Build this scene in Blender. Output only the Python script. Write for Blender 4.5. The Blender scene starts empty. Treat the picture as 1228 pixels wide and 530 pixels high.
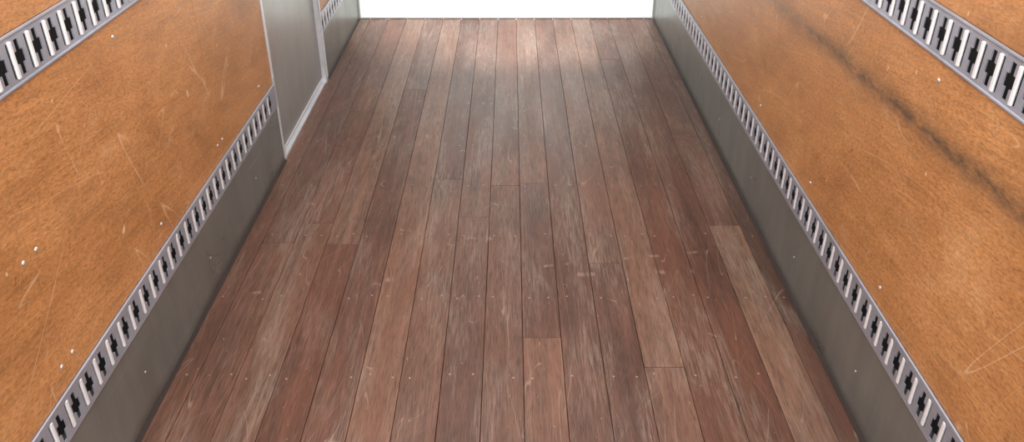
import bpy, bmesh, math, random
from mathutils import Vector
random.seed(7)
scene = bpy.context.scene
scene.view_settings.view_transform = 'Standard'

XL, XR = -1.08, 1.02      # inner faces of side walls
YB, YF = -0.9, 5.75       # rear opening, front bulkhead
ZC = 2.35
D0, D1 = 3.52, 4.49       # side door along the left wall

# ---------------------------------------------------------------- materials
class NT:
    def __init__(s, name):
        s.m = bpy.data.materials.new(name); s.m.use_nodes = True
        s.t = s.m.node_tree; s.n = s.t.nodes; s.b = s.n['Principled BSDF']
    def node(s, typ, **kw):
        n = s.n.new(typ)
        for k, v in kw.items(): setattr(n, k, v)
        return n
    def link(s, a, b): s.t.links.new(a, b)
    def coords(s, scale=(1,1,1), add=None, rot=0.0):
        g = s.node('ShaderNodeNewGeometry')
        v = g.outputs['Position']
        if rot:
            m = s.node('ShaderNodeMapping'); m.inputs['Rotation'].default_value = (rot, 0, 0) if isinstance(rot, float) else rot
            s.link(v, m.inputs['Vector']); v = m.outputs[0]
        if add is not None:
            a = s.node('ShaderNodeVectorMath', operation='ADD'); s.link(v, a.inputs[0]); s.link(add, a.inputs[1]); v = a.outputs[0]
        m = s.node('ShaderNodeMapping'); m.inputs['Scale'].default_value = scale
        s.link(v, m.inputs['Vector']); return m.outputs[0]
    def noise(s, vec, scale=1, detail=4, rough=.55, dist=0):
        n = s.node('ShaderNodeTexNoise'); n.inputs['Scale'].default_value = scale
        n.inputs['Detail'].default_value = detail; n.inputs['Roughness'].default_value = rough
        n.inputs['Distortion'].default_value = dist
        s.link(vec, n.inputs['Vector']); return n.outputs['Fac']
    def ramp(s, fac, stops):
        r = s.node('ShaderNodeValToRGB'); e = r.color_ramp.elements
        while len(e) < len(stops): e.new(.5)
        for i, (p, c) in enumerate(stops):
            e[i].position = p; e[i].color = (c if isinstance(c, tuple) else (c, c, c)) + (1,)
        s.link(fac, r.inputs[0]); return r.outputs[0]
    def mix(s, fac, a, b, mode='MIX'):
        m = s.node('ShaderNodeMix', data_type='RGBA', blend_type=mode)
        for sock, v in ((m.inputs[0], fac), (m.inputs[6], a), (m.inputs[7], b)):
            if isinstance(v, (int, float)): sock.default_value = v
            elif isinstance(v, tuple): sock.default_value = v + (1,)
            else: s.link(v, sock)
        return m.outputs[2]
    def math(s, op, a, b=None, clamp=False):
        m = s.node('ShaderNodeMath', operation=op, use_clamp=clamp)
        for sock, v in ((m.inputs[0], a), (m.inputs[1], b)):
            if v is None: continue
            if isinstance(v, (int, float)): sock.default_value = v
            else: s.link(v, sock)
        return m.outputs[0]
    def squiggle(s, vec, scale, width, maskscale, lo, hi, detail=0.0, dist=0.0):
        """thin contour-line scratches"""
        n = s.noise(vec, scale, detail, .4, dist)
        a = s.math('ABSOLUTE', s.math('SUBTRACT', n, .5))
        line = s.math('SUBTRACT', 1.0, s.math('DIVIDE', a, width), True)
        mk = s.ramp(s.noise(vec, maskscale, 2), [(lo, 0.), (hi, 1.)])
        return s.math('MULTIPLY', line, mk)
    def bump(s, h, strength=.2, dist=.002):
        b = s.node('ShaderNodeBump'); b.inputs['Strength'].default_value = strength
        b.inputs['Distance'].default_value = dist
        s.link(h, b.inputs['Height']); s.link(b.outputs[0], s.b.inputs['Normal'])
    def set(s, **kw):
        for k, v in kw.items():
            sock = s.b.inputs[k.replace('_', ' ')]
            if isinstance(v, (int, float)): sock.default_value = v
            elif isinstance(v, tuple): sock.default_value = v + (1,)
            else: s.link(v, sock)

def mat_floor():
    s = NT('hardwood_planks')
    at = s.node('ShaderNodeAttribute', attribute_name='plank'); rnd = at.outputs['Color']
    off = s.node('ShaderNodeVectorMath', operation='SCALE'); off.inputs['Scale'].default_value = 37.
    s.link(rnd, off.inputs[0]); off = off.outputs[0]
    sep = s.node('ShaderNodeSeparateColor'); s.link(rnd, sep.inputs[0])
    base = s.ramp(sep.outputs[0], [(0, (.083,.036,.025)), (.3, (.112,.049,.033)), (.55, (.136,.062,.041)), (.8, (.170,.085,.057)), (1, (.212,.122,.084))])
    hue = s.mix(s.math('MULTIPLY', sep.outputs[1], .42), base, (.128,.078,.060))
    grain = s.noise(s.coords((42, 1.3, 1), off), 1, 6, .68, .5)
    c = s.mix(.9, hue, s.ramp(grain, [(.25, .55), (.5, .98), (.75, 1.45)]), 'MULTIPLY')
    pores = s.noise(s.coords((420, 16, 1), off), 1, 3, .6)
    c = s.mix(.85, c, s.ramp(pores, [(.34, .35), (.48, 1.0), (.7, 1.3)]), 'MULTIPLY')
    # large stains
    st = s.ramp(s.noise(s.coords((2.5, 1.4, 1)), 1, 5, .62, .4), [(.36, .68), (.52, 1.0), (.7, 1.14)])
    c = s.mix(.85, c, st, 'MULTIPLY')
    red = s.ramp(s.noise(s.coords((7, 1.1, 1), off), 1, 3, .6), [(.48, 0.), (.68, 1.)])
    c = s.mix(s.math('MULTIPLY', red, .36), c, (.160,.060,.033))
    # worn, dusty areas
    wear = s.ramp(s.noise(s.coords((5.2, 1.1, 1)), 1, 5, .68, .5), [(.46, 0.), (.62, 1.)])
    fine = s.ramp(s.noise(s.coords((190, 8, 1), off), 1, 4, .78), [(.44, 0.), (.60, 1.)])
    c = s.mix(s.math('MULTIPLY', s.math('MULTIPLY', wear, fine), .55), c, (.30,.24,.20))
    # gouged dark fibres
    dk = s.ramp(s.noise(s.coords((120, 4.5, 1), off), 1, 3, .7), [(.28, 1.), (.37, 0.)])
    c = s.mix(s.math('MULTIPLY', dk, .6), c, (.035,.020,.015))
    # straight-ish scratches in several directions
    sc = None
    for (rz, sx, sy, k, w) in ((.10, 9., .55, 3.1, .0050), (-.16, 7., .5, 5.7, .0045), (.55, 6., .7, 9.3, .003), (-.05, 14., .7, 1.3, .007), (.22, 13., .9, 4.4, .005)):
        q = s.squiggle(s.coords((sx, sy, 1), None, (0, 0, rz)), 1.0 + .1*k, w, 2.6, .53, .61)
        sc = q if sc is None else s.math('ADD', sc, q, True)
    c = s.mix(s.math('MULTIPLY', sc, .44), c, (.42,.33,.27))
    specks = s.ramp(s.noise(s.coords((90, 40, 1)), 1, 1, .5), [(.75, 0.), (.79, 1.)])
    c = s.mix(s.math('MULTIPLY', specks, .45), c, (.42,.33,.28))
    rr = s.ramp(s.noise(s.coords((6, 1.2, 1), off), 1, 5, .6), [(.3, .38), (.7, .52)])
    s.set(Base_Color=c, Roughness=rr)
    s.b.inputs['Specular IOR Level'].default_value = .42
    s.bump(s.math('ADD', s.math('MULTIPLY', pores, .6), grain), .18, .001)
    return s.m

def mat_ply(name, scuff=False):
    s = NT(name)
    at = s.node('ShaderNodeAttribute', attribute_name='plank'); sep = s.node('ShaderNodeSeparateColor')
    s.link(at.outputs['Color'], sep.inputs[0])
    tilt = (.12, 0, 0)
    g1 = s.noise(s.coords((1, 1.1, 2.6), None, tilt), 1.5, 8, .68, .6)
    c = s.ramp(g1, [(.28, (.335,.148,.050)), (.45, (.445,.204,.073)), (.6, (.515,.246,.094)), (.78, (.60,.325,.145))])
    g2 = s.noise(s.coords((1, 6, 95), None, tilt), 1, 5, .65, .4)
    c = s.mix(.75, c, s.ramp(g2, [(.3, .70), (.5, 1.0), (.72, 1.24)]), 'MULTIPLY')
    g3 = s.noise(s.coords((1, 60, 190), None, tilt), 1, 3, .7, .2)
    c = s.mix(.8, c, s.ramp(g3, [(.32, .58), (.5, 1.0), (.7, 1.27)]), 'MULTIPLY')
    c = s.mix(.35, c, s.ramp(sep.outputs[0], [(0, .8), (1, 1.15)]), 'MULTIPLY')
    bl = s.ramp(s.noise(s.coords((1, 2.0, 5.4), None, tilt), 1, 8, .75), [(.52, 0.), (.70, 1.)])
    c = s.mix(s.math('MULTIPLY', bl, .50), c, (.26,.118,.046))
    rub = s.ramp(s.noise(s.coords((1, 2.6, 6.0), None, (-.2, 0, 0)), 1, 8, .8), [(.56, 0.), (.74, 1.)])
    c = s.mix(s.math('MULTIPLY', rub, .42), c, (.76,.49,.29))
    sc = None
    for (rx, a, b, k) in ((.9, 7., .6, .3), (-.5, 6., .5, .7), (.15, .6, 8., .2), (1.35, 8., .5, .9), (.0, .5, 12., .5), (.6, 11., .7, 1.4)):
        q = s.squiggle(s.coords((1, a, b), None, (rx, 0, 0)), 1 + k*.3, .003, 2.2, .52, .62)
        sc = q if sc is None else s.math('ADD', sc, q, True)
    c = s.mix(s.math('MULTIPLY', sc, .42), c, (.80,.58,.38))
    pale = s.ramp(s.noise(s.coords((1, 26, 20)), 1, 1.5, .5), [(.75, 0.), (.78, 1.)])
    c = s.mix(s.math('MULTIPLY', pale, .6), c, (.82,.60,.38))
    dks = s.ramp(s.noise(s.coords((1, 31, 24)), 1, 1.5, .5), [(.20, 1.), (.24, 0.)])
    c = s.mix(s.math('MULTIPLY', dks, .6), c, (.16,.07,.03))
    if scuff:
        g = s.node('ShaderNodeNewGeometry'); sp = s.node('ShaderNodeSeparateXYZ'); s.link(g.outputs['Position'], sp.inputs[0])
        yy, zz = sp.outputs[1], sp.outputs[2]
        hl = s.math('SUBTRACT', .985, s.math('MULTIPLY', yy, .036))
        wob = s.math('MULTIPLY', s.math('SUBTRACT', s.noise(s.coords((1, 2.2, 1)), 1, 3), .5), .06)
        dd = s.math('ABSOLUTE', s.math('SUBTRACT', s.math('SUBTRACT', zz, hl), wob))
        band = s.math('SUBTRACT', 1.0, s.math('DIVIDE', dd, .040), True)
        nz = s.ramp(s.noise(s.coords((1, 11, 30)), 1, 6, .78), [(.34, 0.), (.58, 1.)])
        ym = s.ramp(s.math('DIVIDE', yy, 6.0), [(.10, 0.), (.22, .8), (.42, .8), (.60, .2)])
        f = s.math('MULTIPLY', s.math('MULTIPLY', band, nz), ym)
        halo = s.math('MULTIPLY', s.math('MULTIPLY', s.math('SUBTRACT', 1.0, s.math('DIVIDE', dd, .085), True), .38), ym)
        c = s.mix(s.math('ADD', s.math('MULTIPLY', f, .9), halo, True), c, (.11,.068,.04))
    s.set(Base_Color=c, Roughness=s.ramp(g2, [(.3, .38), (.7, .52)]))
    s.b.inputs['Specular IOR Level'].default_value = .45
    s.bump(s.math('ADD', g2, g3), .2, .001)
    return s.m

def mat_metal(name, col, metallic=.5, rough=.45, dirt=.25, stretch=(20, 2, 20), scr=.35, dark_foot_rubs=False):
    s = NT(name)
    n = s.noise(s.coords(stretch), 1, 5, .65)
    n2 = s.noise(s.coords((4, 4, 4)), 1, 5, .6)
    c = s.mix(dirt, col, s.ramp(n, [(.3, .35), (.7, 1.35)]), 'MULTIPLY')
    c = s.mix(dirt, c, s.ramp(n2, [(.3, .5), (.7, 1.3)]), 'MULTIPLY')
    if scr:
        sq = s.squiggle(s.coords((3, 1.0, 5), None, (.5, .2, 0)), 2.6, .002, 2, .5, .6)
        c = s.mix(s.math('MULTIPLY', sq, scr), c, (.6,.6,.58))
    if dark_foot_rubs:
        g = s.node('ShaderNodeNewGeometry'); sp = s.node('ShaderNodeSeparateXYZ'); s.link(g.outputs['Position'], sp.inputs[0])
        h = s.math('ADD', sp.outputs[2], s.math('MULTIPLY', s.math('SUBTRACT', n2, .5), .06))
        foot = s.ramp(h, [(.005, 1.), (.05, 0.)])  # sheet gets darker over its lowest few centimetres
        c = s.mix(s.math('MULTIPLY', foot, .55), c, (.07,.065,.055))
        rubs = s.squiggle(s.coords((1, .7, 14)), 1.7, .006, 3.0, .5, .6)
        c = s.mix(s.math('MULTIPLY', rubs, .3), c, (.5,.5,.48))
    s.set(Base_Color=c, Metallic=metallic, Roughness=s.ramp(n2, [(.3, rough-.08), (.7, rough+.1)]))
    return s.m

M_floor = mat_floor()
M_plyL = mat_ply('varnished_plywood')
M_plyR = mat_ply('varnished_plywood_scuffed', True)
M_kick = mat_metal('grey_steel_sheet', (.275,.290,.275), .6, .34, .24, (5, 9, 2), 0, True)
M_rail = mat_metal('zinc_rail', (.42,.445,.53), .5, .38, .2, scr=0)
M_lug = mat_metal('zinc_bright', (.90,.91,.94), .25, .35, .08, scr=0)
M_dark = mat_metal('dark_steel', (.03,.03,.033), .2, .6, .2, scr=0)  # dark steel of the rail channel backs and outer skin
M_alu = mat_metal('aluminium_trim', (.74,.76,.81), .4, .36, .15)
M_door = mat_metal('grey_door_sheet', (.35,.35,.345), .45, .36, .18, (8, 8, 3), 0)
M_white = mat_metal('white_painted_panel', (.84,.88,.86), 0, .5, .05, scr=.1)
M_screw = mat_metal('screw_head', (.58,.58,.60), .6, .4, .05, scr=0)
M_fscrew = mat_metal('worn_floor_screw', (.34,.265,.23), .2, .5, .05, scr=0)
M_base = mat_metal('underfloor', (.03,.02,.018), 0, .8, .1, scr=0)

# ---------------------------------------------------------------- mesh helpers
def box(bm, x0, x1, y0, y1, z0, z1, mi=0):
    vs = [bm.verts.new((x, y, z)) for x in (x0, x1) for y in (y0, y1) for z in (z0, z1)]
    fs = []
    for q in ((0,1,3,2), (4,6,7,5), (0,4,5,1), (2,3,7,6), (0,2,6,4), (1,5,7,3)):
        f = bm.faces.new([vs[i] for i in q]); f.material_index = mi; fs.append(f)
    return fs

def finish(bm, name, mats, parent=None, bevel=0, smooth=False):
    bmesh.ops.recalc_face_normals(bm, faces=bm.faces)
    me = bpy.data.meshes.new(name); bm.to_mesh(me); bm.free()
    for m in mats: me.materials.append(m)
    o = bpy.data.objects.new(name, me); scene.collection.objects.link(o)
    if parent: o.parent = parent
    if bevel:
        b = o.modifiers.new('bevel', 'BEVEL'); b.width = bevel; b.segments = 2; b.limit_method = 'ANGLE'
    if smooth:
        for p in me.polygons: p.use_smooth = True
    return o

def dome(bm, c, n, r, h, mi=0, seg=10):
    """pan-head screw / rivet: centre on surface, outward normal n"""
    n = Vector(n).normalized(); a = n.orthogonal().normalized(); b = n.cross(a)
    c = Vector(c); rings = []
    for (rr, hh) in ((1, 0), (.92, .5), (.6, .9)):
        rings.append([bm.verts.new(c + (a*math.cos(t)+b*math.sin(t))*r*rr + n*h*hh) for t in [2*math.pi*i/seg for i in range(seg)]])
    top = bm.verts.new(c + n*h)
    for k in range(2):
        for i in range(seg):
            f = bm.faces.new((rings[k][i], rings[k][(i+1)%seg], rings[k+1][(i+1)%seg], rings[k+1][i])); f.material_index = mi; f.smooth = True
    for i in range(seg):
        f = bm.faces.new((rings[2][i], rings[2][(i+1)%seg], top)); f.material_index = mi; f.smooth = True

# ---------------------------------------------------------------- floor
bounds = [XL] + [.04 + .13*k for k in range(-8, 8)] + [XR]
joints = {1:[2.77], 2:[2.92], 3:[2.76], 4:[.9, 4.4], 5:[1.3], 6:[1.2, 3.31], 7:[2.97], 8:[.8, 3.25],
          9:[2.17, 3.27], 10:[1.1], 11:[2.62], 12:[2.02], 13:[.7, 4.9], 14:[1.5], 15:[2.90], 16:[1.0], 0:[1.3]}
tone = {(6,1):.65, (6,2):.12, (3,0):.40, (3,1):.9, (2,0):.85, (2,1):.5, (9,0):.8, (9,1):.25, (11,0):.2, (11,1):.75, (15,0):.95, (15,1):.3, (12,0):.75,
        (1,0):.6, (1,1):.35, (5,1):.85, (7,0):.3, (7,1):.5, (8,1):.5, (8,2):.6, (10,1):.3, (13,1):.35, (4,1):.35, (14,1):.25, (14,0):.5}
bm = bmesh.new()
lay = bm.loops.layers.float_color.new('plank')
gap = .0009
for i in range(len(bounds)-1):
    cuts = [YB] + joints.get(i, []) + [YF]
    for k in range(len(cuts)-1):
        t = tone.get((i, k), random.random())
        col = (t, random.random(), random.random(), 1)
        dz = random.uniform(-.0005, .0005)
        fs = box(bm, bounds[i]+gap, bounds[i+1]-gap, cuts[k]+gap, cuts[k+1]-gap, -.028, dz)
        for f in fs:
            for l in f.loops: l[lay] = col
floor = finish(bm, 'floor', [M_floor], bevel=.0010)
bm = bmesh.new(); box(bm, XL-.06, XR+.06, YB, YF+.06, -.10, -.0285)
finish(bm, 'subfloor', [M_base], floor)
bm = bmesh.new()
row = 1.977 - .425*6
r = 0
while row < YF:
    for i in range(len(bounds)-1):
        a, b = bounds[i], bounds[i+1]
        if b - a < .1: xs = [(a+b)/2]
        else: xs = [a+.028, b-.028] if (i + r) % 3 else [a+.03]
        for x in xs:
            if random.random() < .8:
                dome(bm, (x+random.uniform(-.006,.006), row+random.uniform(-.012,.012), .0004), (0,0,1), .0039, .0005, 0, 8)
    row += .425; r += 1
finish(bm, 'floor_screws', [M_fscrew], floor)

# ---------------------------------------------------------------- rails
RH = .108
def rail(name, side, y0, y1, zb):
    """perforated lashing rail. side=-1 left wall, +1 right wall"""
    X = XL if side < 0 else XR
    s = -side   # direction into the room
    root = bpy.data.objects.new(name, None); scene.collection.objects.link(root)
    bm = bmesh.new()
    P = .076
    n = int((y1-y0)/P)
    # column limits in one pitch, row limits over the height
    rel = [0, .004, .018, .0235, .0335, .0505, .0605, .0675, P]
    zs = [0, .004, .014, .023, .039, .068, .084, .093, RH-.004, RH]
    holes = set()
    for zi in range(2, 7): holes |= {(0, zi), (1, zi)}               # tall slot behind the lug
    for zi in range(2, 7): holes.add((4, zi))                        # cross: upright
    for j in (3, 4, 5): holes.add((j, 4))                            # cross: long bar
    y = y0; cols = []
    for k in range(n):
        for j in range(8):
            cols.append((y + rel[j], y + rel[j+1], j))
        y += P
    if y < y1 - 1e-4: cols.append((y, y1, 99))
    cache = {}
    def V(yy, zi):
        key = (round(yy, 5), zi)
        if key not in cache:
            dep = .0 if zi in (0, 9) else .004
            cache[key] = bm.verts.new((X + s*dep, yy, zb + zs[zi]))
        return cache[key]
    for (a, b, j) in cols:
        for zi in range(9):
            if (j, zi) in holes: continue
            bm.faces.new((V(a, zi), V(b, zi), V(b, zi+1), V(a, zi+1)))
    o = finish(bm, 'perforated_plate', [M_rail], root)
    so = o.modifiers.new('sol', 'SOLIDIFY'); so.thickness = .003; so.offset = -1
    # pressed lugs standing in the narrow slots
    bm = bmesh.new()
    y = y0
    for k in range(n):
        a = y + .0075; b = y + .0195
        x0 = X + s*.001; x1 = X + s*.0085
        box(bm, min(x0, x1), max(x0, x1), a, b, zb+.012, zb+.096)
        y += P
    finish(bm, 'pressed_lugs', [M_lug], root, bevel=.003)
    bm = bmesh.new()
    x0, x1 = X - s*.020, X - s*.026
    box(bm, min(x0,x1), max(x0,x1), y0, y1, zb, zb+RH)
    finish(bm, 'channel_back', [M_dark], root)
    bm = bmesh.new()   # rounded lips top and bottom
    for zz in (zb-.003, zb+RH-.005):
        x0, x1 = X - s*.001, X + s*.007
        box(bm, min(x0,x1), max(x0,x1), y0, y1, zz, zz+.008)
    finish(bm, 'rail_lips', [M_rail], root, bevel=.003)
    return root

ZL, ZU = .281, 1.096
rail('lashing_rail', -1, YB, D0-.02, ZL)
rail('lashing_rail', -1, YB, D0-.02, ZU)
rail('lashing_rail', -1, D1+.05, YF-.02, ZL)
rail('lashing_rail', 1, YB, YF-.02, ZL)
rail('lashing_rail', 1, YB, YF-.02, ZU)

# ---------------------------------------------------------------- side walls
def wall(name, side, spans, seams, mat, screws):
    X = XL if side < 0 else XR
    s = -side
    bm = bmesh.new(); lay = bm.loops.layers.float_color.new('plank')
    for (a, b) in spans:
        cuts = [a] + [q for q in seams if a < q < b] + [b]
        for k in range(len(cuts)-1):
            for (z0, z1) in ((ZL+RH+.003, ZU-.003), (ZU+RH+.003, ZC)):
                t = random.uniform(.3, .8)
                x0, x1 = X, X - s*.027
                for f in box(bm, min(x0,x1), max(x0,x1), cuts[k]+.0005, cuts[k+1]-.0005, z0, z1):
                    for l in f.loops: l[lay] = (t, t, t, 1)
    o = finish(bm, name, [mat], bevel=.0006)
    bm = bmesh.new()
    for (a, b) in spans:
        x0, x1 = X - s*.0275, X - s*.06
        box(bm, min(x0,x1), max(x0,x1), a, b, 0, ZC)
    finish(bm, 'outer_skin', [M_dark], o)
    bm = bmesh.new()
    for (yy, zz) in screws:
        dome(bm, (X, yy, zz), (s, 0, 0), .0060, .0035)
    finish(bm, 'wall_screws', [M_screw], o)
    return o

scL = []
for sy in (1.535, 2.755, .315):
    for zz in (.451, .751, 1.05, 1.35, 1.7, 2.0):
        scL += [(sy-.028, zz), (sy+.028, zz)]
scL = [p for p in scL if not (p[0] > 2.6 and p[1] in (.751,))]
scL += [(2.162, .456), (2.16, 1.05), (3.3, .456)]
scR = [(1.84, 1.048), (1.84, .443), (2.45, .443), (3.16, 1.04), (3.1, .45), (1.2, .443), (4.3, .45), (4.9, .45)]
wl = wall('wall_left', -1, [(YB, D0-.02), (D1+.05, YF)], [.315, 1.535, 2.755], M_plyL, scL)
wr = wall('wall_right', 1, [(YB, YF)], [.69, 3.13, 4.35], M_plyR, scR)

# kick plates
def kick(name, side, a, b):
    X = XL if side < 0 else XR; s = -side
    bm = bmesh.new()
    x0, x1 = X + s*.002, X - s*.026
    box(bm, min(x0,x1), max(x0,x1), a, b, 0.001, ZL-.003)
    o = finish(bm, name, [M_kick], bevel=.001)
    bm = bmesh.new()
    y = a + .3
    while y < b-.05:
        dome(bm, (X + s*.002, y, .14), (s,0,0), .004, .002); y += .61
    finish(bm, 'rivets', [M_screw], o)
    bm = bmesh.new()  # small dark sealing bead at floor
    x0, x1 = X + s*.0025, X + s*.012
    vs = [bm.verts.new(p) for p in ((x0, a, .012), (x1, a, .0012), (x0, a, .0012), (x0, b, .012), (x1, b, .0012), (x0, b, .0012))]
    for q in ((0,1,4,3), (1,2,5,4), (0,3,5,2), (0,2,1), (3,4,5)): bm.faces.new([vs[i] for i in q])
    finish(bm, 'sealing_bead', [M_base], o)
kick('baseboard_left', -1, YB, D0-.02)
kick('baseboard_left', -1, D1+.05, YF-.001)
kick('baseboard_right', 1, YB, YF-.001)

# ---------------------------------------------------------------- side door
door = bpy.data.objects.new('door_1', None); scene.collection.objects.link(door)
bm = bmesh.new(); box(bm, XL-.05, XL-.012, D0+.005, D1, .03, ZC-.02)
finish(bm, 'door_leaf', [M_door], door, bevel=.002)
bm = bmesh.new(); box(bm, XL-.06, XL+.004, D0-.018, D0+.004, 0.001, ZC-.002)
for k in range(14): dome(bm, (XL+.004, D0-.007, .1+k*.16), (1,0,0), .004, .002)
finish(bm, 'hinge_side_frame', [M_alu], door, bevel=.002)
bm = bmesh.new(); box(bm, XL-.06, XL+.012, D1, D1+.048, 0.001, ZC-.002); box(bm, XL+.012, XL+.022, D1+.004, D1+.018, .04, ZC-.002)
finish(bm, 'latch_side_post', [M_alu], door, bevel=.004)
bm = bmesh.new(); box(bm, XL-.05, XL+.003, D0+.004, D1, 0.001, .016); box(bm, XL-.0115, XL-.006, D0+.01, D1-.005, .032, .045)
finish(bm, 'door_sill', [M_alu], door, bevel=.002)

# ---------------------------------------------------------------- front bulkhead
bm = bmesh.new(); box(bm, XL-.06, XR+.06, YF, YF+.06, .0, ZC)
wf = finish(bm, 'wall_front', [M_white])
bm = bmesh.new()
for (xa, xb) in ((XL, XL+.012), (XR-.012, XR)):
    box(bm, xa, xb, YF-.022, YF-.0005, .002, ZC-.002)
finish(bm, 'trim_1', [M_door], bevel=.002)
bm = bmesh.new(); box(bm, XL+.013, XR-.013, YF-.010, YF-.0005, .0015, .010)
finish(bm, 'trim_2', [M_door], bevel=.002)

# ceiling
bm = bmesh.new(); box(bm, XL-.06, XR+.06, YB, YF+.06, ZC+.001, ZC+.04)
finish(bm, 'ceiling', [M_white])

# ---------------------------------------------------------------- lights
def area(name, loc, rot, sx, sy, power, col=(1,1,1)):
    L = bpy.data.lights.new(name, 'AREA'); L.shape = 'RECTANGLE'; L.size = sx; L.size_y = sy
    L.energy = power; L.color = col
    o = bpy.data.objects.new(name, L); o.location = loc; o.rotation_euler = rot; scene.collection.objects.link(o)
area('roof_light', (-.03, 1.8, ZC-.02), (0, 0, 0), 1.7, 4.4, 76, (1,.985,.96))
L = bpy.data.lights.new('added_front_fill', 'SPOT'); L.energy = 560; L.spot_size = math.radians(62); L.spot_blend = .8  # added fill spot, no real fixture: brightens lower front wall and nearby floor
L.shadow_soft_size = .12; L.color = (.97, 1, 1)
o = bpy.data.objects.new('added_front_fill', L); o.location = (-.02, 4.3, 2.2); scene.collection.objects.link(o)
o.rotation_euler = (Vector((-.02, 5.75, .25)) - Vector(o.location)).to_track_quat('-Z', 'Y').to_euler()

w = bpy.data.worlds.new('World'); scene.world = w; w.use_nodes = True
bg = w.node_tree.nodes['Background']; bg.inputs[0].default_value = (.95,.98,1,1); bg.inputs[1].default_value = 3.8

# ---------------------------------------------------------------- camera
cam = bpy.data.cameras.new('Camera'); co = bpy.data.objects.new('Camera', cam); scene.collection.objects.link(co)
cam.sensor_width = 36; cam.lens = 28.73; cam.clip_start = .02
co.location = (0, 0, 1.7625); co.rotation_euler = (math.radians(90-30.96), 0, math.radians(-.1))
scene.camera = co
